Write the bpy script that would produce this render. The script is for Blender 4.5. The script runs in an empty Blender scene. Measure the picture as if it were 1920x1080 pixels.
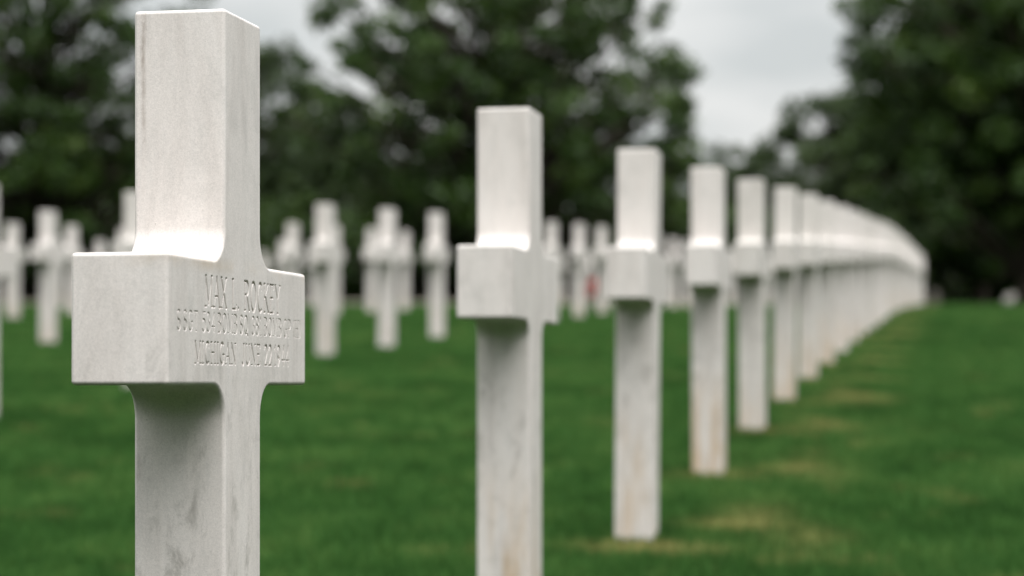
import bpy, bmesh, math, random
import numpy as np
from mathutils import Vector, Matrix
R = math.radians
sc = bpy.context.scene
COL = sc.collection

# ------------------------------------------------------------------ scale and ground profile
U = 0.000437            # metres per (pixel x depth unit)
FPX = 4200.0            # focal length in pixels of the 1920 px frame
DY = FPX * U            # metres of depth per depth unit (1.8354)
EYE = 2013 * U          # eye height above the turf at the photographer's feet
YAW = math.atan(840 / FPX)          # direction of the grave rows
TD = np.array([-60, 0, 3.7, 7.4, 9, 10.7, 13, 15.5, 19.5, 26, 33, 40, 60, 110, 250, 900], float)
TZ = np.array([-6000, -2013, -1010, 25, 430, 850, 1395, 2000, 2750, 3800, 4890, 5830, 8600, 13500, 20000, 22000], float)


def pchip(x, y):
    h = np.diff(x); d = np.diff(y) / h
    m = np.zeros_like(y)
    for i in range(1, len(x) - 1):
        if d[i-1] * d[i] > 0:
            w1 = 2*h[i] + h[i-1]; w2 = h[i] + 2*h[i-1]
            m[i] = (w1 + w2) / (w1 / d[i-1] + w2 / d[i])
    m[0] = d[0]; m[-1] = d[-1]

    def f(q):
        q = np.clip(np.asarray(q, float), x[0], x[-1])
        k = np.clip(np.searchsorted(x, q) - 1, 0, len(x) - 2)
        t = (q - x[k]) / h[k]
        return ((1+2*t)*(1-t)**2*y[k] + t*(1-t)**2*h[k]*m[k] + t*t*(3-2*t)*y[k+1] + t*t*(t-1)*h[k]*m[k+1])
    return f


_g = pchip(TD, TZ)


def gz(Y):
    return _g(np.asarray(Y, float) / DY) * U + EYE


def at(px, Z):
    """ground point seen at image column px and depth Z units"""
    Y = Z * DY
    return Vector(((px - 960) * Z * U, Y, float(gz(Y))))


# ------------------------------------------------------------------ helpers
def tag(o, label=None, cat=None, group=None, kind=None):
    if label: o['label'] = label
    if cat: o['category'] = cat
    if group: o['group'] = group
    if kind: o['kind'] = kind
    return o


def link(name, me, mat=None, parent=None):
    o = bpy.data.objects.new(name, me)
    COL.objects.link(o)
    if mat and me is not None and not me.materials:
        me.materials.append(mat)
    if parent: o.parent = parent
    return o


def mesh_np(name, verts, faces, smooth=False):
    """verts (n,3); faces (m,k) all the same k"""
    verts = np.asarray(verts, np.float32); faces = np.asarray(faces, np.int32)
    me = bpy.data.meshes.new(name)
    k = faces.shape[1]
    me.vertices.add(len(verts)); me.vertices.foreach_set('co', verts.ravel())
    me.loops.add(faces.size); me.loops.foreach_set('vertex_index', faces.ravel())
    me.polygons.add(len(faces))
    me.polygons.foreach_set('loop_start', np.arange(0, faces.size, k, dtype=np.int32))
    me.polygons.foreach_set('loop_total', np.full(len(faces), k, np.int32))
    me.polygons.foreach_set('use_smooth', np.full(len(faces), smooth, bool))
    me.update(calc_edges=True)
    return me


def attr(me, name, vals):
    a = me.attributes.new(name, 'FLOAT', 'POINT')
    a.data.foreach_set('value', np.asarray(vals, np.float32))


# ------------------------------------------------------------------ materials
class NT:
    def __init__(self, name):
        self.m = bpy.data.materials.new(name); self.m.use_nodes = True
        self.t = self.m.node_tree; self.n = self.t.nodes
        self.b = self.n['Principled BSDF']; self.out = self.n['Material Output']

    def new(self, typ, **kw):
        n = self.n.new(typ)
        for k, v in kw.items():
            if hasattr(n, k) and k not in ('Scale',):
                setattr(n, k, v)
        return n

    def l(self, a, b): self.t.links.new(a, b)

    def val(self, sock, v):
        if hasattr(v, 'is_linked') or isinstance(v, bpy.types.NodeSocket): self.l(v, sock)
        else: sock.default_value = v

    def noise(self, vec, scale, detail=4, rough=0.55, dist=0.0):
        n = self.n.new('ShaderNodeTexNoise')
        n.inputs['Scale'].default_value = scale; n.inputs['Detail'].default_value = detail
        n.inputs['Roughness'].default_value = rough; n.inputs['Distortion'].default_value = dist
        self.l(vec, n.inputs['Vector']); return n.outputs['Fac']

    def ramp(self, fac, stops):
        n = self.n.new('ShaderNodeValToRGB')
        e = n.color_ramp.elements
        while len(e) < len(stops): e.new(0.5)
        for el, (p, c) in zip(e, stops):
            el.position = p
            el.color = (c, c, c, 1) if isinstance(c, (int, float)) else (*c, 1)
        self.l(fac, n.inputs['Fac']); return n.outputs['Color']

    def mix(self, fac, a, b, mode='MIX'):
        n = self.n.new('ShaderNodeMix'); n.data_type = 'RGBA'; n.blend_type = mode
        self.val(n.inputs[0], fac)
        for s, v in ((n.inputs[6], a), (n.inputs[7], b)):
            if isinstance(v, tuple): s.default_value = (*v, 1)
            else: self.val(s, v)
        return n.outputs[2]

    def math(self, op, a, b=0.0, c=0.0, clamp=False):
        n = self.n.new('ShaderNodeMath'); n.operation = op; n.use_clamp = clamp
        for s, v in zip(n.inputs, (a, b, c)): self.val(s, v)
        return n.outputs[0]

    def mapping(self, vec, scale=(1, 1, 1), loc=(0, 0, 0)):
        n = self.n.new('ShaderNodeMapping')
        n.inputs['Scale'].default_value = scale; n.inputs['Location'].default_value = loc
        self.l(vec, n.inputs['Vector']); return n.outputs['Vector']


def marble(name, hero=False, groove=False, rust=1.0):
    k = NT(name)
    tc = k.new('ShaderNodeTexCoord'); oi = k.new('ShaderNodeObjectInfo')
    obj = tc.outputs['Object']
    add = k.new('ShaderNodeVectorMath'); add.operation = 'ADD'
    rnd = k.new('ShaderNodeCombineXYZ')
    if not hero:
        sc_ = k.math('MULTIPLY', oi.outputs['Random'], 37.0)
        for i in range(3): k.l(sc_, rnd.inputs[i])
    k.l(obj, add.inputs[0]); k.l(rnd.outputs[0], add.inputs[1])
    p = add.outputs[0]
    sep = k.new('ShaderNodeSeparateXYZ'); k.l(obj, sep.inputs[0])
    # soft veining, stretched up the shaft
    v1 = k.noise(k.mapping(p, (9, 9, 1.6)), 1.6, 6, 0.62, 0.9)
    v2 = k.noise(k.mapping(p, (30, 30, 7)), 2.0, 5, 0.6, 0.3)
    blot = k.noise(p, 16.0, 5, 0.6, 0.2)
    grain = k.noise(p, 900.0, 2, 0.8)
    c = k.ramp(v1, [(0.33, (0.71, 0.655, 0.625)), (0.50, (0.825, 0.768, 0.738)), (0.75, (0.86, 0.81, 0.785))])
    c = k.mix(k.math('MULTIPLY', k.ramp(v2, [(0.48, 0.0), (0.74, 1.0)]), 0.28), c, (0.54, 0.52, 0.50))
    c = k.mix(k.math('MULTIPLY', k.ramp(blot, [(0.54, 0.0), (0.72, 1.0)]), 0.30), c, (0.50, 0.48, 0.45))
    c = k.mix(0.5, c, k.ramp(k.math('ADD', k.math('MULTIPLY', grain, 0.5), k.math('MULTIPLY', k.noise(p, 380.0, 3, 0.8), 0.5)), [(0.28, 0.42), (0.62, 1.0)]), 'MULTIPLY')
    if not hero: c = k.mix(1.0, c, k.ramp(oi.outputs['Random'], [(0.0, (0.90, 0.91, 0.895)), (1.0, (1.0, 1.0, 1.0))]), 'MULTIPLY')
    # ochre rust creeping up from the turf
    low = k.math('SUBTRACT', 1.0, k.math('MULTIPLY', sep.outputs[2], 1.0 / 0.42), clamp=True)
    st = k.noise(k.mapping(p, (19, 19, 2.4)), 1.3, 4, 0.6, 0.4)
    stm = k.math('MULTIPLY', low, k.ramp(st, [(0.45, 0.0), (0.62, 1.0)]))
    c = k.mix(k.math('MULTIPLY', stm, k.math('ADD', 0.25, k.math('MULTIPLY', k.math('FRACT', k.math('MULTIPLY', oi.outputs['Random'], 7.3)), 0.7)) if rust == 1.0 else rust, clamp=True), c, (0.47, 0.29, 0.11))
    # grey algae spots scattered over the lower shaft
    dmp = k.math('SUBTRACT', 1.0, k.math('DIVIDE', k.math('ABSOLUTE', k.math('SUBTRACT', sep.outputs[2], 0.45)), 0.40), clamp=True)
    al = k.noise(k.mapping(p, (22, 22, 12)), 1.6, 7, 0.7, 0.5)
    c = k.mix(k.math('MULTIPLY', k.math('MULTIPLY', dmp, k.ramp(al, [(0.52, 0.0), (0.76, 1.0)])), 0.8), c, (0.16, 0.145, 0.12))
    if hero:
        # brown drip mark on the end face of the upper shaft
        off = k.noise(k.mapping(p, (1, 1, 7)), 1.0, 3, 0.6)
        yy = k.math('ADD', sep.outputs[1], k.math('MULTIPLY', k.math('SUBTRACT', off, 0.5), 0.012))
        dd = k.math('ABSOLUTE', k.math('SUBTRACT', yy, 0.0440))
        line = k.math('SUBTRACT', 1.0, k.math('DIVIDE', dd, 0.0042), clamp=True)
        zr = k.new('ShaderNodeMapRange'); zr.inputs[1].default_value = 0.90; zr.inputs[2].default_value = 1.12
        k.l(sep.outputs[2], zr.inputs[0])
        brk = k.ramp(k.noise(k.mapping(p, (60, 60, 26)), 1.0, 6, 0.75), [(0.36, 0.0), (0.66, 1.0)])
        f = k.math('MULTIPLY', k.math('MULTIPLY', line, zr.outputs[0]), brk)
        f = k.math('MULTIPLY', f, k.math('LESS_THAN', sep.outputs[0], -0.05))
        c = k.mix(k.math('MULTIPLY', f, 0.95), c, (0.17, 0.10, 0.055))
        # warm tea-coloured wash along the top arris of the crossbar
        ta = k.math('SUBTRACT', 1.0, k.math('DIVIDE', k.math('ABSOLUTE', k.math('SUBTRACT', sep.outputs[2], 0.836)), 0.012), clamp=True)
        tw = k.ramp(k.noise(p, 9.0, 4, 0.6), [(0.42, 0.0), (0.62, 1.0)])
        c = k.mix(k.math('MULTIPLY', k.math('MULTIPLY', ta, tw), 0.45), c, (0.56, 0.43, 0.29))
        # pin-head pits
        pit = k.noise(p, 260.0, 1, 0.5)
        c = k.mix(k.math('MULTIPLY', k.ramp(pit, [(0.79, 0.0), (0.82, 1.0)]), 0.5), c, (0.26, 0.22, 0.18))
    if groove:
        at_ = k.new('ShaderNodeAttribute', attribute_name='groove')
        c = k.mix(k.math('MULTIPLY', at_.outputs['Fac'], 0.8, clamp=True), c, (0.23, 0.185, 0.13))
    k.l(c, k.b.inputs['Base Color'])
    k.b.inputs['Roughness'].default_value = 0.52
    k.b.inputs['Specular IOR Level'].default_value = 0.35
    bp = k.new('ShaderNodeBump'); bp.inputs['Strength'].default_value = 0.35; bp.inputs['Distance'].default_value = 0.0012
    hgt = k.math('ADD', k.math('MULTIPLY', grain, 0.35), k.math('MULTIPLY', k.noise(p, 120.0, 4, 0.6), 0.6))
    k.l(hgt, bp.inputs['Height']); k.l(bp.outputs[0], k.b.inputs['Normal'])
    return k.m


def leaf_mat(name, dark, light, pale):
    k = NT(name)
    geo = k.new('ShaderNodeNewGeometry')
    oi = k.new('ShaderNodeObjectInfo')
    a = k.new('ShaderNodeAttribute', attribute_name='tint')
    n = k.noise(geo.outputs['Position'], 0.55, 3, 0.6)
    f = k.math('ADD', k.math('MULTIPLY', a.outputs['Fac'], 0.5), k.math('MULTIPLY', n, 0.5))
    c = k.ramp(f, [(0.30, dark), (0.55, light), (0.78, pale)])
    k.l(c, k.b.inputs['Base Color'])
    k.b.inputs['Roughness'].default_value = 0.5
    k.b.inputs['Specular IOR Level'].default_value = 0.35
    tr = k.new('ShaderNodeBsdfTranslucent'); k.l(k.mix(0.5, c, (0.10, 0.16, 0.02)), tr.inputs['Color'])
    mx = k.new('ShaderNodeMixShader'); mx.inputs[0].default_value = 0.22
    k.l(k.b.outputs[0], mx.inputs[1]); k.l(tr.outputs[0], mx.inputs[2]); k.l(mx.outputs[0], k.out.inputs['Surface'])
    return k.m


def bark_mat():
    k = NT('bark')
    tc = k.new('ShaderNodeTexCoord')
    n = k.noise(k.mapping(tc.outputs['Object'], (6, 6, 1.2)), 1.5, 6, 0.65, 0.4)
    k.l(k.ramp(n, [(0.3, (0.022, 0.018, 0.012)), (0.7, (0.075, 0.058, 0.040))]), k.b.inputs['Base Color'])
    k.b.inputs['Roughness'].default_value = 0.9
    bp = k.new('ShaderNodeBump'); bp.inputs['Distance'].default_value = 0.03
    k.l(n, bp.inputs['Height']); k.l(bp.outputs[0], k.b.inputs['Normal'])
    return k.m


GREEN_D, GREEN_M, GREEN_L, STRAW = (0.024, 0.074, 0.014), (0.048, 0.134, 0.028), (0.100, 0.188, 0.047), (0.52, 0.43, 0.17)


def turf_mat(name, blade=False):
    k = NT(name)
    geo = k.new('ShaderNodeNewGeometry'); p = geo.outputs['Position']
    flat = k.mapping(p, (1, 1, 0))
    n1 = k.noise(flat, 1.5, 5, 0.62, 0.5)
    n2 = k.noise(k.mapping(p, (2.6, 0.9, 0)), 2.2, 4, 0.6, 0.3)
    n3 = k.noise(flat, 0.33, 2, 0.5)
    f = k.math('ADD', k.math('ADD', k.math('MULTIPLY', n1, 0.45), k.math('MULTIPLY', n2, 0.35)), k.math('MULTIPLY', n3, 0.2))
    if blade:
        a = k.new('ShaderNodeAttribute', attribute_name='tint')
        f = k.math('ADD', f, k.math('MULTIPLY', k.math('SUBTRACT', a.outputs['Fac'], 0.5), 0.14))
    else:
        f = k.math('ADD', f, k.math('MULTIPLY', k.math('SUBTRACT', k.noise(flat, 46.0, 4, 0.7), 0.5), 0.22))
    c = k.ramp(f, [(0.38, GREEN_D), (0.50, GREEN_M), (0.63, GREEN_L)])
    d = k.new('ShaderNodeAttribute', attribute_name='dry')
    worn = k.math('MULTIPLY', d.outputs['Fac'], k.ramp(k.noise(k.mapping(p, (4, 7, 0)), 1.4, 4, 0.65), [(0.32, 0.25), (0.52, 1.0)]), clamp=True)
    speck = k.ramp(k.noise(k.mapping(p, (1.8, 2.6, 0), (7, 3, 0)), 1.1, 4, 0.6), [(0.60, 0.0), (0.76, 0.5)])
    c = k.mix(k.math('MAXIMUM', worn, speck), c, STRAW)
    if not blade: c = k.mix(1.0, c, (0.26, 0.22, 0.24), 'MULTIPLY')   # damp soil and thatch between the blades
    k.l(c, k.b.inputs['Base Color'])
    k.b.inputs['Roughness'].default_value = 0.75
    k.b.inputs['Specular IOR Level'].default_value = 0.12 if blade else 0.0
    if blade:
        tr = k.new('ShaderNodeBsdfTranslucent'); k.l(c, tr.inputs['Color'])
        mx = k.new('ShaderNodeMixShader'); mx.inputs[0].default_value = 0.35
        k.l(k.b.outputs[0], mx.inputs[1]); k.l(tr.outputs[0], mx.inputs[2]); k.l(mx.outputs[0], k.out.inputs['Surface'])
    else:
        bp = k.new('ShaderNodeBump'); bp.inputs['Distance'].default_value = 0.02; bp.inputs['Strength'].default_value = 0.7
        k.l(k.noise(flat, 60.0, 5, 0.7), bp.inputs['Height']); k.l(bp.outputs[0], k.b.inputs['Normal'])
    return k.m


def plain(name, col, rough=0.6, var=0.25):
    k = NT(name)
    tc = k.new('ShaderNodeTexCoord')
    n = k.noise(tc.outputs['Object'], 30.0, 3)
    k.l(k.mix(n, tuple(c * (1 - var) for c in col), tuple(min(1, c * (1 + var)) for c in col)), k.b.inputs['Base Color'])
    k.b.inputs['Roughness'].default_value = rough
    return k.m


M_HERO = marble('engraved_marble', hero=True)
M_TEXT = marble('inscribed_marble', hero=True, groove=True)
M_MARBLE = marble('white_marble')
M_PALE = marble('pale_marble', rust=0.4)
M_BARK = bark_mat()
M_LEAF = leaf_mat('oak_leaves', (0.011, 0.029, 0.005), (0.034, 0.078, 0.010), (0.090, 0.140, 0.022))
M_LEAF2 = leaf_mat('grey_green_leaves', (0.020, 0.038, 0.014), (0.042, 0.072, 0.022), (0.078, 0.110, 0.036))
M_TURF = turf_mat('mown_turf')
M_BLADE = turf_mat('grass_blades', blade=True)

# ------------------------------------------------------------------ the marble cross
CW, CD, CA = 0.1353, 0.1118, 0.5177          # shaft width, thickness, crossbar span
CTOP, CBAR0, CBAR1 = 1.1365, 0.6985, 0.8428   # top, underside and upper side of the crossbar
FIL = 0.040
PU0, PU1, PZ0, PZ1 = -0.2475, 0.2475, CBAR0 + 0.012, CBAR0 + 0.1335   # inscribed field


def cross_outline(n):
    w, a = CW / 2, CA / 2
    pts = [(-w, -0.30), (w, -0.30)]

    def arc(cx, cz, a0, a1):
        for i in range(n + 1):
            t = R(a0 + (a1 - a0) * i / n)
            pts.append((cx + FIL * math.cos(t), cz + FIL * math.sin(t)))
    arc(w + FIL, CBAR0 - FIL, 180, 90)
    pts.extend([(a, CBAR0), (a, CBAR1)])
    arc(w + FIL, CBAR1 + FIL, 270, 180)
    pts.extend([(w, CTOP), (-w, CTOP)])
    arc(-w - FIL, CBAR1 + FIL, 0, -90)
    pts.extend([(-a, CBAR1), (-a, CBAR0)])
    arc(-w - FIL, CBAR0 - FIL, 90, 0)
    return pts


def cross_mesh(name, fil_n=14, bev=0.0045, seg=3, field=False):
    bm = bmesh.new()
    pts = cross_outline(fil_n)
    f = bm.faces.new([bm.verts.new((x, -CD / 2, z)) for x, z in pts])
    ext = bmesh.ops.extrude_face_region(bm, geom=[f])
    bmesh.ops.translate(bm, verts=[v for v in ext['geom'] if isinstance(v, bmesh.types.BMVert)], vec=(0, CD, 0))
    bmesh.ops.recalc_face_normals(bm, faces=bm.faces)
    bm.edges.ensure_lookup_table()
    sharp = [e for e in bm.edges if len(e.link_faces) == 2 and e.calc_face_angle(0) > R(40)]
    bmesh.ops.bevel(bm, geom=sharp, offset=bev, segments=seg, profile=0.5, affect='EDGES', clamp_overlap=True)
    if field:
        front = max((q for q in bm.faces if q.normal.y < -0.99), key=lambda q: q.calc_area())
        y = front.verts[0].co.y
        edges = list(front.edges)
        bmesh.ops.delete(bm, geom=[front], context='FACES_ONLY')
        q = [bm.verts.new(c) for c in ((PU0, y, PZ0), (PU1, y, PZ0), (PU1, y, PZ1), (PU0, y, PZ1))]
        edges += [bm.edges.new((q[i], q[(i + 1) % 4])) for i in range(4)]
        bmesh.ops.triangle_fill(bm, use_beauty=True, use_dissolve=False, edges=edges, normal=(0, -1, 0))
        # the field itself is the separate inscribed panel
        for g in [g for g in bm.faces if abs(g.calc_center_median().y - y) < 1e-6
                  and all(PU0 - 1e-6 <= v.co.x <= PU1 + 1e-6 and PZ0 - 1e-6 <= v.co.z <= PZ1 + 1e-6 for v in g.verts)
                  and len(g.verts) <= 4 and all(v in q for v in g.verts)]:
            bm.faces.remove(g)
        for g in bm.faces:
            if abs(g.calc_center_median().y - y) < 1e-6 and g.normal.y > 0: g.normal_flip()
    me = bpy.data.meshes.new(name)
    bm.to_mesh(me); bm.free()
    me.polygons.foreach_set('use_smooth', np.ones(len(me.polygons), bool))
    return me


def weighted(o):
    m = o.modifiers.new('normals', 'WEIGHTED_NORMAL'); m.weight = 100; m.keep_sharp = False


# ---- carved lettering: single strokes cut as V grooves into a fine height field
def arcp(cx, cy, rx, ry, a0, a1, n=12):
    return [(cx + rx * math.cos(R(a0 + (a1 - a0) * i / n)), cy + ry * math.sin(R(a0 + (a1 - a0) * i / n))) for i in range(n + 1)]


T, N = 1.0, 0.55     # thick and thin stroke weights


def serif(x, y, s=0.07): return (N, [(x - s, y), (x + s, y)])


def glyph(ch):
    g = {
        'M': (0.72, [(N, [(.06, 0), (.10, 1)]), (T, [(.10, 1), (.36, .08)]), (N, [(.36, .08), (.62, 1)]), (T, [(.62, 1), (.66, 0)]), serif(.06, 0), serif(.66, 0), serif(.09, 1, .05), serif(.63, 1, .05)]),
        'A': (0.58, [(N, [(.04, 0), (.29, 1)]), (T, [(.29, 1), (.54, 0)]), (N, [(.13, .36), (.45, .36)]), serif(.04, 0, .06), serif(.54, 0, .06)]),
        'X': (0.56, [(T, [(.05, 1), (.51, 0)]), (N, [(.51, 1), (.05, 0)]), serif(.05, 1, .05), serif(.51, 0, .05), serif(.51, 1, .05), serif(.05, 0, .05)]),
        'L': (0.46, [(T, [(.10, 1), (.10, 0)]), (N, [(.04, 0), (.42, 0), (.44, .14)]), serif(.10, 1)]),
        '.': (0.16, [(T, [(.07, .02), (.08, .03)])]),
        'R': (0.56, [(T, [(.10, 0), (.10, 1)]), (N, [(.10, 1), (.28, 1)]), (T, arcp(.28, .77, .18, .23, 90, -90)), (N, [(.10, .54), (.28, .54)]), (T, [(.26, .54), (.52, 0)]), serif(.10, 0), serif(.06, 1, .04), serif(.53, 0, .04)]),
        'O': (0.62, [(T, arcp(.31, .5, .25, .5, 90, 270, 18)), (T, arcp(.31, .5, .25, .5, 270, 450, 18))]),
        'C': (0.56, [(T, arcp(.31, .5, .25, .5, 60, 300, 22)), (N, [(.44, .93), (.45, .76)])]),
        'K': (0.56, [(T, [(.10, 0), (.10, 1)]), (N, [(.48, 1), (.12, .46)]), (T, [(.20, .56), (.52, 0)]), serif(.10, 0), serif(.10, 1), serif(.48, 1, .05), serif(.52, 0, .05)]),
        'E': (0.50, [(T, [(.10, 0), (.10, 1)]), (N, [(.04, 1), (.43, 1), (.44, .86)]), (N, [(.10, .53), (.36, .53)]), (N, [(.04, 0), (.44, 0), (.46, .14)])]),
        'Y': (0.56, [(T, [(.04, 1), (.28, .48)]), (N, [(.52, 1), (.28, .48)]), (T, [(.28, .48), (.28, 0)]), serif(.04, 1, .05), serif(.52, 1, .05), serif(.28, 0)]),
        'S': (0.48, [(T, arcp(.24, .75, .17, .25, 40, 250, 14) + arcp(.23, .26, .19, .26, 80, -145, 14))]),
        'G': (0.60, [(T, arcp(.31, .5, .25, .5, 60, 320, 22)), (T, [(.50, .18), (.50, .44)]), (N, [(.36, .44), (.56, .44)])]),
        'T': (0.54, [(T, [(.27, 0), (.27, 1)]), (N, [(.03, .86), (.04, 1), (.50, 1), (.51, .86)]), serif(.27, 0)]),
        'B': (0.54, [(T, [(.10, 0), (.10, 1)]), (N, [(.04, 1), (.28, 1)]), (T, arcp(.28, .77, .16, .23, 90, -90)), (N, [(.10, .54), (.28, .54)]), (T, arcp(.28, .27, .19, .27, 90, -90)), (N, [(.04, 0), (.28, 0)])]),
        'Q': (0.62, [(T, arcp(.31, .5, .25, .5, 90, 450, 32)), (T, [(.32, .22), (.58, -.10)])]),
        'P': (0.52, [(T, [(.10, 0), (.10, 1)]), (N, [(.04, 1), (.28, 1)]), (T, arcp(.28, .75, .18, .25, 90, -90)), (N, [(.28, .5), (.10, .5)]), serif(.10, 0)]),
        'H': (0.62, [(T, [(.10, 0), (.10, 1)]), (T, [(.52, 0), (.52, 1)]), (N, [(.10, .52), (.52, .52)]), serif(.10, 0), serif(.10, 1), serif(.52, 0), serif(.52, 1)]),
        'I': (0.24, [(T, [(.12, 0), (.12, 1)]), serif(.12, 0), serif(.12, 1)]),
        'N': (0.64, [(N, [(.10, 0), (.10, 1)]), (T, [(.08, 1), (.54, 0)]), (N, [(.54, 0), (.54, 1)]), serif(.10, 0), serif(.54, 1)]),
        'J': (0.38, [(T, [(.26, 1), (.26, .16)]), (T, arcp(.15, .16, .11, .17, 0, -150, 8)), serif(.26, 1)]),
        'U': (0.60, [(T, [(.10, 1), (.10, .26)]), (T, arcp(.30, .26, .20, .26, 180, 360, 14)), (N, [(.50, .26), (.50, 1)]), serif(.10, 1), serif(.50, 1)]),
        '1': (0.30, [(T, [(.16, 0), (.16, 1), (.06, .86)]), serif(.16, 0)]),
        '2': (0.48, [(T, arcp(.23, .73, .18, .27, 160, -30, 12) + [(.06, 0)]), (N, [(.06, 0), (.43, 0), (.45, .12)])]),
        '3': (0.48, [(T, arcp(.22, .76, .17, .24, 150, -90, 12)), (T, arcp(.22, .27, .20, .27, 90, -150, 14))]),
        '4': (0.52, [(N, [(.36, 1), (.04, .28), (.50, .28)]), (T, [(.36, 1), (.36, 0)])]),
        '5': (0.48, [(N, [(.42, 1), (.12, 1)]), (T, [(.12, 1), (.09, .56)]), (T, arcp(.21, .32, .21, .32, 120, -140, 16))]),
        '8': (0.50, [(T, arcp(.25, .77, .15, .23, 0, 360, 20)), (T, arcp(.25, .27, .20, .27, 0, 360, 22))]),
        '9': (0.50, [(T, arcp(.24, .68, .18, .32, 0, 360, 22)), (T, [(.42, .68), (.38, .30), (.16, 0)])]),
        '(': (0.26, [(T, arcp(.34, .5, .24, .62, 130, 230, 10))]),
        ')': (0.26, [(T, arcp(-.08, .5, .24, .62, 50, -50, 10))]),
        ' ': (0.10, []),
    }
    return g[ch]


def lay_line(text, u0, u1, z0, z1):
    hgt = z1 - z0
    adv = []
    x = 0
    for ch in text:
        w, st = glyph(ch)
        adv.append((x, st)); x += w + 0.10
    x -= 0.10
    s = (u1 - u0) / x
    out = []
    for ox, st in adv:
        for wgt, pl in st:
            out.append((wgt * 1.0, [(u0 + (ox + px) * s, z0 + pz * hgt) for px, pz in pl], 0.92 if hgt > .03 else (.74 if hgt > .023 else .5)))
    return out


def panel_mesh():
    step = 0.0005
    nu = int((PU1 - PU0) / step) + 1; nz = int((PZ1 - PZ0) / step) + 1
    us = np.linspace(PU0, PU1, nu); zs = np.linspace(PZ0, PZ1, nz)
    dep = np.zeros((nz, nu))
    lines = (lay_line('MAX  L.  ROCKEY', -0.138, 0.147, CBAR0 + .0895, CBAR0 + .1240)
             + lay_line('S SGT  534 BOMB SQ  381 BOMB GP (H)', -0.231, 0.238, CBAR0 + .0608, CBAR0 + .0825)
             + lay_line('MICHIGAN   JUNE  22 1944', -0.173, 0.186, CBAR0 + .0245, CBAR0 + .0488))
    for wgt, pl, hs in lines:
        hw = (0.0006 + 0.0017 * wgt) * hs
        for (ax, az), (bx, bz) in zip(pl[:-1], pl[1:]):
            i0 = max(0, np.searchsorted(us, min(ax, bx) - hw) - 1); i1 = min(nu, np.searchsorted(us, max(ax, bx) + hw) + 1)
            j0 = max(0, np.searchsorted(zs, min(az, bz) - hw) - 1); j1 = min(nz, np.searchsorted(zs, max(az, bz) + hw) + 1)
            uu, zz = np.meshgrid(us[i0:i1], zs[j0:j1])
            L = (bx - ax) ** 2 + (bz - az) ** 2 + 1e-12
            t = np.clip(((uu - ax) * (bx - ax) + (zz - az) * (bz - az)) / L, 0, 1)
            d = np.hypot(uu - ax - t * (bx - ax), zz - az - t * (bz - az))
            v = np.clip(1 - d / hw, 0, 1) * hw * 1.5
            dep[j0:j1, i0:i1] = np.maximum(dep[j0:j1, i0:i1], v)
    dep[0, :] = dep[-1, :] = 0; dep[:, 0] = dep[:, -1] = 0
    uu, zz = np.meshgrid(us, zs)
    verts = np.stack([uu, -CD / 2 + dep, zz], -1).reshape(-1, 3)
    idx = np.arange(nu * nz).reshape(nz, nu)
    faces = np.stack([idx[:-1, :-1], idx[:-1, 1:], idx[1:, 1:], idx[1:, :-1]], -1).reshape(-1, 4)
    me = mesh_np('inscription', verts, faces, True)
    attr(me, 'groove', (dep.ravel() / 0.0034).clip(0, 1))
    return me


# ---- planting the rows
ROT = math.pi / 2 - YAW
ME_MID = cross_mesh('cross_mesh', 12, 0.0045, 2)
ME_FAR = cross_mesh('far_cross_mesh', 5, 0.004, 1)
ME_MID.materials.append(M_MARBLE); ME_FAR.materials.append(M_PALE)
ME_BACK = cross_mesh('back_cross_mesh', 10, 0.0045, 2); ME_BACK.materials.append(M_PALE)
rng = random.Random(4)
ORD = ['first', 'second', 'third', 'fourth', 'fifth', 'sixth', 'seventh', 'eighth', 'ninth', 'tenth']


def plant(X, Z, me, label, group, jit=1.0, name='grave_cross'):
    Y = Z * DY
    o = link(name, me)
    o.location = (X * U, Y, float(gz(Y)))
    o.rotation_euler = (R(rng.uniform(-.5, .5)) * jit, R(rng.uniform(-.45, .45)) * jit, ROT + R(rng.uniform(-.9, .9)) * jit)
    tag(o, label, 'grave cross', group)
    weighted(o)
    return o


# nearest cross, with the carved names
hero = plant(-857.4, 1.4594, cross_mesh('engraved_cross_mesh', 22, 0.0048, 5, field=True),
             'sharp white marble cross with carved name nearest the camera', None, 0, 'grave_cross')
hero.location.z = EYE - (0.0014 + CBAR0)
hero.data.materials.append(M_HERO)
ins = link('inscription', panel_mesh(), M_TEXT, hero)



def row_z(i): return (1.4594, 2.55, 3.545, 4.49, 5.51, 6.48, 7.47)[i] if i < 7 else 7.47 + 0.985 * (i - 6)


def row_x(Z): return 845 * Z - 2168


G1 = 'crosses of the row receding to the right'
row1 = {1: 'second cross of the near row, behind the sharp carved one',
        2: 'third cross of the near row, rust stained at its foot',
        3: 'fourth cross of the near row, ochre stain at lower left of shaft',
        4: 'fifth cross of the near row, standing before the merged ones',
        5: 'sixth cross of the near row, last one with a clear gap beside it',
        6: 'seventh cross of the near row, where the shafts start overlapping'}
for i in range(1, 28):
    Z = row_z(i)
    o = plant(row_x(Z) + (36 if i == 3 else 3 if i == 1 else 0), Z, ME_MID if i < 9 else ME_FAR,
              row1.get(i, 'white cross merging with its neighbours in the far stretch of the near row'), G1, 1.0 if i < 7 else 0.35)
    if i == 1: o.location.z += .026; o.rotation_euler = (0, 0, ROT)

G2 = 'crosses of the rows behind'
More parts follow.
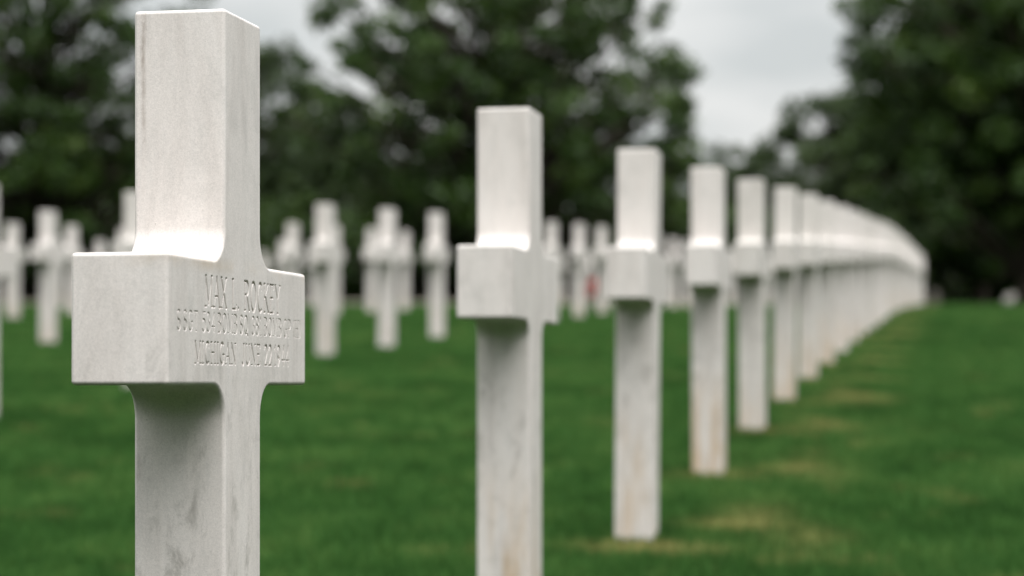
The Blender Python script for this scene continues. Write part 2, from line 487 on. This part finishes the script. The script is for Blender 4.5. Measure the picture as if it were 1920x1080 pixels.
# second row: X = 840 Z - 10560
S2 = {-3: 'cut off blurred cross at the left edge of the photo',
      -2: 'blurred cross half hidden behind the left side of the carved cross',
      -1: None,
      0: 'large blurred cross just right of the carved crossbar',
      1: 'blurred cross with dark mark under its crossbar and sandy stained foot',
      2: 'blurred cross standing just left of the second near cross',
      3: None, 4: None,
      5: 'thin pale blurred shaft touching the second near cross on its right',
      6: 'small pale cross alone between the second and third near crosses',
      7: 'small pale cross touching the third near cross on its left'}
FARLAB = 'small out of focus white cross in the distant rows below the trees'
for i in range(-3, 30):
    Z = 9.07 + 0.97 * i
    X = 840 * Z - 10790 + (10 * Z if i >= 5 else 0)
    if i == -3: Z = 5.85; X = -994 * Z
    if i == -2: X = -704 * Z
    lab = S2.get(i, FARLAB)
    if lab is None: continue
    if Z > 30: continue
    plant(X, Z, ME_BACK if Z < 11 else ME_FAR, lab, G2)
# third row
S3 = {0: 'blurred cross left of the carved crossbar, tallest of that cluster',
      4: 'dim blurred cross peeping out right of the carved upper shaft',
      5: 'faint cross half behind the large blurred one',
      6: 'faint wide armed cross right behind the sandy footed one'}
for i in range(-2, 24):
    Z = 10.6 + 0.97 * i
    X = 840 * Z - 18120
    if 960 + X / Z < -40 or i in (1, 2, 3, 9, 10, 11, 12): continue
    plant(X, Z, ME_FAR, S3.get(i, FARLAB), G2)
for r, (Z0, X0) in enumerate(((14.6, -13650), (18.6, -17500))):
    for i in range(-3, 20):
        Z = Z0 + 0.97 * i
        X = X0 + 840 * 0.97 * i
        px = 960 + X / Z
        if px < -30 or Z > 33 or px > 1400 or (r == 0 and i > 7) or (r == 1 and 560 < px < 1020): continue
        lab = FARLAB
        if r == 0 and i == 0: lab = 'dim blurred cross close to the left photo edge, shorter than its neighbours'
        if r == 0 and i == 1: lab = 'dim short cross beside the left end of the carved crossbar'
        plant(X, Z, ME_FAR, lab, G2)
# the next plot, on the right edge
for i in range(16):
    Z = 52 + 2.4 * i
    px = 1951 - 5.0 * i
    plant((px - 960) * Z, Z, ME_FAR, 'tiny pale cross in the merged row at the right edge of the photo', 'crosses of the right hand plot')

# ------------------------------------------------------------------ ground
def axis(stops):
    out = []
    for a, b, s in stops: out.extend(np.arange(a, b, s).tolist())
    out.append(stops[-1][1]); return np.array(out)


xs = axis([(-900, -100, 80), (-100, -20, 8), (-20, -5, 1.0), (-5, 9, 0.09), (9, 30, 1.0), (30, 100, 7), (100, 900, 80)])
ys = axis([(-90, -10, 16), (-10, 4, 0.7), (4, 22, 0.09), (22, 80, 0.8), (80, 220, 5), (220, 1600, 60)])
XX, YY = np.meshgrid(xs, ys)


def dry_at(x, y):
    r2 = np.random.RandomState(11)
    d = np.zeros_like(x)
    ct, stn = math.cos(ROT), math.sin(ROT)
    for i in range(0, 36):
        Z = row_z(i)
        cx, cy = row_x(Z) * U, Z * DY
        # along-row (a) and across (b, to the right of the row)
        for (a0, b0, la, lb, s) in ((-0.14, 0.10, .07, .20, 1.0), (0.30, 0.33, .10, .17, .95), (0.05, 0.45, .20, .12, .4), (.5, .28, .3, .12, .35)):
            a0 += r2.uniform(-.05, .05); b0 += r2.uniform(-.05, .06); s *= r2.uniform(.55, 1.0)
            ax, by = x - cx, y - cy
            a = ax * ct + ay(by) * stn; b = ax * stn - by * ct
            q = ((a - a0) / la / .85) ** 2 + ((b - b0) / lb / .85) ** 2
            d = np.maximum(d, s * np.exp(-q * 0.9))
    return d


def ay(v): return v


wob = 0.010 * np.sin(XX * 2.1 + 0.7 * np.sin(YY * 1.3)) * np.cos(YY * 1.7 + 0.4 * XX)
ZZ = gz(YY) + np.where((np.abs(XX) < 25) & (YY < 60), wob, 0)
vv = np.stack([XX, YY, ZZ], -1).reshape(-1, 3)
idx = np.arange(XX.size).reshape(XX.shape)
ff = np.stack([idx[:-1, :-1], idx[:-1, 1:], idx[1:, 1:], idx[1:, :-1]], -1).reshape(-1, 4)
gme = mesh_np('ground', vv, ff, True)
attr(gme, 'dry', dry_at(vv[:, 0], vv[:, 1]))
ground = link('ground', gme, M_TURF)
tag(ground, kind='structure')

# mown blades over the part of the lawn near enough to show texture
rs = np.random.RandomState(3)
NB = 720000
t = rs.rand(NB)
by = 2.0 * (60.0 / 2.0) ** t                  # more blades close by
bx = (rs.rand(NB) * 2 - 1) * (0.245 * by + 0.35)
# longer fringe the mower misses, tight round the nearer shafts
fx, fy = [], []
for i in range(0, 12):
    Z = row_z(i); cx, cy = row_x(Z) * U, Z * DY
    if i == 0: cx, cy = -857.4 * U, 1.4594 * DY
    m = 900
    e = rs.rand(m) * 4; u_ = rs.rand(m) * 2 - 1; g_ = 1 + rs.rand(m) ** 2 * .5
    la_ = np.where(e < 1, u_, np.where(e < 2, g_, np.where(e < 3, u_, -g_))) * CW / 2
    lb_ = np.where(e < 1, g_, np.where(e < 2, u_, np.where(e < 3, -g_, u_))) * CD / 2
    fx.append(cx + la_ * math.cos(ROT) - lb_ * math.sin(ROT)); fy.append(cy + la_ * math.sin(ROT) + lb_ * math.cos(ROT))
fx = np.concatenate(fx); fy = np.concatenate(fy); NF = len(fx)
bx = np.concatenate([bx, fx]); by = np.concatenate([by, fy]); NB += NF
bz = gz(by) + 0.010 * np.sin(bx * 2.1 + 0.7 * np.sin(by * 1.3)) * np.cos(by * 1.7 + 0.4 * bx)
hgt = rs.uniform(.018, .042, NB) * (1 + 0.5 * np.sin(bx * 3.1 + by * 2.3) * np.sin(by * 1.1 - bx * 1.9) * .6)
hgt[-NF:] = rs.uniform(.012, .034, NF)
wid = rs.uniform(.0016, .0032, NB) * (0.6 + by / 9.0)
ang = rs.uniform(0, math.tau, NB); lean = rs.uniform(.1, .9, NB); la = rs.uniform(0, math.tau, NB)
px_, py_ = np.cos(ang) * wid, np.sin(ang) * wid
v = np.empty((NB, 3, 3), np.float32)
v[:, 0] = np.stack([bx - px_, by - py_, bz - .006], -1)
v[:, 1] = np.stack([bx + px_, by + py_, bz - .006], -1)
v[:, 2] = np.stack([bx + np.cos(la) * lean * hgt, by + np.sin(la) * lean * hgt, bz + hgt], -1)
bme = mesh_np('lawn_grass', v.reshape(-1, 3), np.arange(NB * 3).reshape(-1, 3), False)
attr(bme, 'dry', np.repeat(dry_at(bx, by), 3)); attr(bme, 'tint', np.repeat(rs.rand(NB), 3))
lawn = link('lawn_grass', bme, M_BLADE)
tag(lawn, 'short mown green grass with straw coloured worn spots', 'grass', kind='stuff')


# ------------------------------------------------------------------ trees
def tube(V, F, pts, rad, sides=7):
    base = len(V)
    n = len(pts)
    for i, (p, r) in enumerate(zip(pts, rad)):
        d = (pts[min(i + 1, n - 1)] - pts[max(i - 1, 0)]).normalized()
        s = d.cross(Vector((0.31, 0.87, 0.2))).normalized(); q = d.cross(s)
        for k in range(sides):
            a = math.tau * k / sides
            V.append(p + (s * math.cos(a) + q * math.sin(a)) * r)
    for i in range(n - 1):
        for k in range(sides):
            a = base + i * sides + k; b = base + i * sides + (k + 1) % sides
            F.append((a, b, b + sides, a + sides))


def curve(a, b, sag, r, n=7):
    mid = (a + b) / 2 + Vector((r.uniform(-1, 1), r.uniform(-1, 1), r.uniform(-.3, 1))) * sag
    return [a * (1 - t) ** 2 + mid * 2 * t * (1 - t) + b * t * t for t in [i / (n - 1) for i in range(n)]]


def make_tree(seed, H, rad, base_h, clusters, per, spread, leaf, lm, shape=1.0, low=0):
    r = random.Random(seed); nr = np.random.RandomState(seed)
    V, F = [], []
    tr = 0.022 * H + 0.05
    top = Vector((r.uniform(-.4, .4), r.uniform(-.4, .4), H * 0.86))
    tp = curve(Vector((0, 0, -0.4)), top, H * 0.03, r, 12)
    tube(V, F, tp, [tr * (1.35 if i == 0 else 1.0) * (1 - 0.85 * i / 11) for i in range(12)], 10)
    cz = (H + base_h) / 2; rz = (H - base_h) / 2
    cl = []
    lobes = [(nr.normal(size=3), r.uniform(.75, 1.15)) for _ in range(9)]
    while len(cl) < clusters:
        d = nr.normal(size=3); d /= np.linalg.norm(d)
        q = nr.rand() ** 0.42
        lob = 1.0
        for ld, lw in lobes:
            ld = ld / np.linalg.norm(ld)
            c = max(0, float(d @ ld) - .72) / .28
            lob += (lw - 1) * c * 1.2
        p = d * q * lob
        sx = 1.0 if p[2] < 0 else (1 - (p[2] ** 2) * 0.35 * shape)
        c = Vector((p[0] * rad * sx, p[1] * rad * sx, cz + p[2] * rz))
        if c.z < base_h * 0.75: continue
        cl.append(c)
    for _ in range(low):                      # heavier skirts of foliage on the lower boughs
        a, q = r.uniform(0, math.tau), math.sqrt(r.random())
        cl.append(Vector((math.cos(a) * q * rad * .98, math.sin(a) * q * rad * .98, base_h + r.random() ** 1.3 * (H - base_h) * .42)))
    clusters = len(cl)
    for j, c in enumerate(cl):
        if j % 2 and clusters > 90 and j > 90: continue
        h = max(base_h * 0.55, min(H * 0.8, c.z - (0.35 + .3 * r.random()) * math.hypot(c.x, c.y)))
        i = min(11, max(0, int(11 * h / (H * .86)))); a = tp[i]
        L = (c - a).length
        pts = curve(a, c, L * .14, r, 6)
        r0 = min(tr * .5, 0.018 * L + .012)
        tube(V, F, pts, [r0 * (1 - .85 * k / 5) for k in range(6)], 5)
    tme = mesh_np('trunk', [tuple(p) for p in V], F, True)
    # leaves
    n = clusters * per
    C = np.repeat(np.array([tuple(c) for c in cl]), per, 0)
    csz = np.repeat(nr.uniform(.65, 1.25, clusters), per)
    off = nr.normal(size=(n, 3)); off /= np.linalg.norm(off, axis=1)[:, None]
    off *= (nr.rand(n) ** .4 * spread * 1.75 * csz)[:, None] * np.array([1, 1, .75])
    P = C + off
    nrm = nr.normal(size=(n, 3)) + np.array([0, 0, .7]); nrm /= np.linalg.norm(nrm, axis=1)[:, None]
    t1 = np.cross(nrm, nr.normal(size=(n, 3))); t1 /= np.linalg.norm(t1, axis=1)[:, None]
    t2 = np.cross(nrm, t1)
    s = nr.uniform(.6, 1.2, n)[:, None] * leaf
    q = np.stack([P - t1 * s * .5, P + t2 * s * .30 + nrm * s * .06, P + t1 * s * .5, P - t2 * s * .30 + nrm * s * .06], 1)
    lme = mesh_np('crown', q.reshape(-1, 3), np.arange(n * 4).reshape(-1, 4), False)
    tint = np.clip(np.repeat(nr.rand(clusters), per) * .6 + nr.rand(n) * .4, 0, 1)
    attr(lme, 'tint', np.repeat(tint, 4))
    tme.materials.append(M_BARK); lme.materials.append(lm)
    return tme, lme


def put_tree(kind, px, Z, label, group, s=1.0, rz=0.0, name='leafy_tree', dz=0.0, cat='tree'):
    root = bpy.data.objects.new(name, None); COL.objects.link(root)
    p = at(px, Z); p.z += dz
    root.location = p; root.rotation_euler = (0, 0, R(rz)); root.scale = (s, s, s)
    root.empty_display_size = .5
    link('trunk', kind[0], None, root); link('crown', kind[1], None, root)
    tag(root, label, cat, group)
    return root


GT = 'large trees at the far edge of the lawn'
K_MID = make_tree(21, 14.0, 7.5, 0.9, 590, 90, .30, .25, M_LEAF, shape=.5, low=230)
K_LEFT = make_tree(8, 13.5, 6.2, 1.0, 390, 90, .30, .25, M_LEAF, shape=.5, low=230)
K_RIGHT = make_tree(33, 14.0, 5.6, 2.5, 520, 100, .36, .25, M_LEAF, shape=1.5, low=110)
K_SMALL = make_tree(5, 9.0, 3.6, 0.8, 90, 200, .42, .24, M_LEAF2, shape=.6, low=40)
K_BUSH = make_tree(14, 3.4, 2.6, .25, 60, 230, .42, .22, M_LEAF, shape=.6)

put_tree(K_MID, 932, 42, 'broad dark green tree in the middle with sky gaps in its crown', GT, 1.05)
put_tree(K_LEFT, 90, 40, 'dark leafy tree filling the upper left corner', GT)
put_tree(K_RIGHT, 1925, 38, 'dense dark tree filling the upper right corner', GT)
put_tree(K_RIGHT, 1838, 45, 'dense dark tree overhanging the end of the near row', GT, .9, 140)
put_tree(K_SMALL, 470, 52, 'pale grey green tree showing right of the carved upper shaft', GT, 1.25)
put_tree(K_SMALL, 1652, 48, 'low rounded tree leaning out left of the dark right hand trees', GT, .98, 75)
GF = 'small trees far behind the lawn'
put_tree(K_SMALL, 1355, 92, 'small far grey tree under the open sky, left of the pair', GF, 1.0, 200)
put_tree(K_SMALL, 1440, 95, 'small far grey tree under the open sky, right of the pair', GF, .98, 20)
GW = 'trees of the dark wood behind the lawn'
rr = random.Random(2)
for i, px in enumerate(range(-60, 1500, 130)):
    put_tree(K_SMALL, px + rr.uniform(-30, 30), 62 + rr.uniform(-4, 10), 'dark background tree of the wood behind the crosses', GW,
             (1.0 if px < 1250 else .9) + rr.uniform(-.1, .1) * (px < 1250), rr.uniform(0, 360))
for i, px in enumerate(range(1560, 2080, 130)):
    put_tree(K_SMALL, px, (56 if px < 1750 else 88) + rr.uniform(-3, 5), 'dark background tree of the wood behind the crosses', GW, 1.1, rr.uniform(0, 360))
GB = 'bushes along the far edge of the lawn'
for i, px in enumerate(range(-80, 2060, 105)):
    Z = 45 + rr.uniform(-1.5, 4) + (41 if px > 1780 else 0)
    put_tree(K_BUSH, px + rr.uniform(-25, 25), Z, 'dark bush in the shade under the far trees', GB, rr.uniform(.9, 1.25) * (2.0 if px > 1780 else 1), rr.uniform(0, 360), 'bush', cat='bush')

# low stone edging at the far side of the lawn
bm = bmesh.new()
prev = None
for i in range(64):
    a = at(-120 + i * 29.5, 36.5)
    ring = [bm.verts.new((a.x, a.y + dy, a.z + dz)) for dy, dz in ((0, -.2), (0, .12), (.02, .14), (.28, .14), (.30, .12), (.30, -.2))]
    if prev:
        for q in range(5): bm.faces.new((prev[q], ring[q], ring[q + 1], prev[q + 1]))
    prev = ring
kme = bpy.data.meshes.new('stone_edging'); bm.to_mesh(kme); bm.free()
tag(link('stone_edging', kme, plain('pale_edging_stone', (0.27, 0.24, 0.20), .9)), 'low pale stone edging along the far side of the lawn', 'edging')

# ------------------------------------------------------------------ red flowers left on the far lawn
fp = at(1112, 24.5)
root = bpy.data.objects.new('flower_bouquet', None); COL.objects.link(root); root.location = fp
tag(root, 'small bright red bunch of flowers on the lawn between far crosses', 'flowers')
r = random.Random(9)
M_PETAL = plain('red_petals', (0.75, 0.03, 0.03), .6)
M_STEM = plain('flower_stems', (0.03, 0.09, 0.02))
M_VASE = plain('vase_metal', (0.25, 0.25, 0.23), .35)
V, F = [], []
tube(V, F, [Vector((0, 0, z)) for z in (-.05, 0, .05, .12, .155)], [.03, .032, .04, .052, .058], 14)
link('vase', mesh_np('vase', [tuple(p) for p in V], F, True), M_VASE, root)
V, F = [], []; PV, PF = [], []
for i in range(46):
    a = r.uniform(0, math.tau); q = r.uniform(.02, .15)
    tip = Vector((math.cos(a) * q, math.sin(a) * q, r.uniform(.16, .54)))
    tube(V, F, curve(Vector((0, 0, .08)), tip, .02, r, 5), [.004] * 5, 5)
    up = Vector((tip.x * 1.5, tip.y * 1.5, .3)).normalized(); s = up.orthogonal().normalized(); w = up.cross(s)
    PV, PF = [tuple(up * -.004)], []
    for ring, (nn, rad, lift) in enumerate(((7, .045, .2), (6, .034, .6), (4, .02, 1.1))):
        for k in range(nn):
            an = math.tau * k / nn + ring * .4
            dd = (s * math.cos(an) + w * math.sin(an)); e = up.cross(dd)
            b = len(PV)
            PV.extend([dd * rad * .6 + e * rad * .45 + up * rad * lift * .5, dd * rad + up * rad * lift, dd * rad * .6 - e * rad * .45 + up * rad * lift * .5])
            PF.append((0, b, b + 1, b + 2))
    fl = link('bloom', mesh_np('bloom', [tuple(p) for p in PV], PF, False), M_PETAL, root)
    fl.location = tip
link('stems', mesh_np('stems', [tuple(p) for p in V], F, True), M_STEM, root)

# small pale boundary stone past the end of the near row
bm = bmesh.new()
rings = [[bm.verts.new((sx * wd, sy * wd * .7, z)) for sx, sy in ((-1, -1), (1, -1), (1, 1), (-1, 1))]
         for z, wd in ((-.2, .155), (.0, .15), (.40, .125), (.50, .10), (.53, .06))]
for lo, hi in zip(rings[:-1], rings[1:]):
    for q in range(4): bm.faces.new((lo[q], lo[(q + 1) % 4], hi[(q + 1) % 4], hi[q]))
bm.faces.new(rings[-1]); bm.faces.new(rings[0][::-1])
bmesh.ops.bevel(bm, geom=[e for e in bm.edges if e.calc_face_angle(0) > .6], offset=.012, segments=2, affect='EDGES', profile=.5)
sme = bpy.data.meshes.new('boundary_stone'); bm.to_mesh(sme); bm.free()
st = link('boundary_stone', sme, plain('weathered_pale_stone', (0.46, 0.41, 0.36), .85)); st.location = at(1754, 39)
tag(st, 'small dull pinkish stone just right of the end of the near row', 'boundary stone')

# ------------------------------------------------------------------ sky, sun, camera
SUN_EL, SUN_AZ = R(62), R(157)      # azimuth measured from +Y (view direction) towards +X
w = bpy.data.worlds.new('World'); sc.world = w; w.use_nodes = True
nt = w.node_tree; nd = nt.nodes; bg = nd['Background']
sky = nd.new('ShaderNodeTexSky'); sky.sky_type = 'NISHITA'; sky.sun_disc = False
sky.sun_elevation = SUN_EL; sky.sun_rotation = SUN_AZ; sky.dust_density = 4.0; sky.air_density = 1.0
tc = nd.new('ShaderNodeTexCoord'); sp = nd.new('ShaderNodeSeparateXYZ'); nt.links.new(tc.outputs['Generated'], sp.inputs[0])
# overcast: bright zenith, horizon about a third of it, thinner cloud low in the view direction (+Y)
def wm(op, a, b=0.0, clamp=False):
    n = nd.new('ShaderNodeMath'); n.operation = op; n.use_clamp = clamp
    for q, v_ in zip(n.inputs, (a, b)):
        if isinstance(v_, bpy.types.NodeSocket): nt.links.new(v_, q)
        else: q.default_value = v_
    return n.outputs[0]


up = wm('MAXIMUM', sp.outputs[2], 0.0)
zen = wm('MULTIPLY', wm('POWER', up, 2.3), 27.0)
ahead = wm('MULTIPLY', wm('POWER', wm('MULTIPLY', wm('ADD', sp.outputs[1], 1.0), 0.5), 8.0), 4.1)
lum = wm('ADD', wm('ADD', zen, ahead), 0.25)
mp = nd.new('ShaderNodeMapping'); mp.inputs['Scale'].default_value = (1, 1, 3.2); nt.links.new(tc.outputs['Generated'], mp.inputs[0])
nz = nd.new('ShaderNodeTexNoise'); nz.inputs['Scale'].default_value = 6.5; nz.inputs['Detail'].default_value = 5; nt.links.new(mp.outputs[0], nz.inputs[0])
cr = nd.new('ShaderNodeValToRGB'); e = cr.color_ramp.elements
e[0].position = .36; e[0].color = (.86, .895, .89, 1); e[1].position = .62; e[1].color = (1.14, 1.14, 1.12, 1)
nt.links.new(nz.outputs['Fac'], cr.inputs[0])
ml = nd.new('ShaderNodeVectorMath'); ml.operation = 'SCALE'; nt.links.new(cr.outputs[0], ml.inputs[0]); nt.links.new(lum, ml.inputs['Scale'])
mx = nd.new('ShaderNodeMix'); mx.data_type = 'RGBA'; mx.inputs[0].default_value = 0.93
nt.links.new(sky.outputs[0], mx.inputs[6]); nt.links.new(ml.outputs[0], mx.inputs[7])
nt.links.new(mx.outputs[2], bg.inputs['Color']); bg.inputs['Strength'].default_value = 0.1

sl = bpy.data.lights.new('sun', 'SUN'); sl.energy = 1.5; sl.angle = R(45); sl.color = (1.0, .98, .96)
so = bpy.data.objects.new('sun', sl); COL.objects.link(so)
d = Vector((math.sin(SUN_AZ) * math.cos(SUN_EL), math.cos(SUN_AZ) * math.cos(SUN_EL), math.sin(SUN_EL)))
so.rotation_euler = d.to_track_quat('Z', 'Y').to_euler(); so.location = (6, -8, 14)

cam = bpy.data.cameras.new('camera'); co = bpy.data.objects.new('camera', cam); COL.objects.link(co)
co.location = (0, 0, EYE); co.rotation_euler = (R(90), 0, 0)
cam.sensor_width = 36; cam.lens = 36 * FPX / 1920; cam.shift_y = 180 / 1920
cam.clip_start = .05; cam.clip_end = 4000
cam.dof.use_dof = True; cam.dof.focus_distance = 2.66; cam.dof.aperture_fstop = cam.lens / 21.0; cam.dof.aperture_blades = 0
sc.camera = co

sc.view_settings.view_transform = 'Standard'; sc.view_settings.look = 'None'
sc.view_settings.exposure = 0.80; sc.view_settings.gamma = 1.0; sc.view_settings.use_curve_mapping = False
sc.render.engine = 'CYCLES'
sc.cycles.use_denoising = True
try: sc.cycles.sampling_pattern = 'BLUE_NOISE'
except Exception: pass
sc.cycles.max_bounces = 6; sc.cycles.diffuse_bounces = 3; sc.cycles.transparent_max_bounces = 4
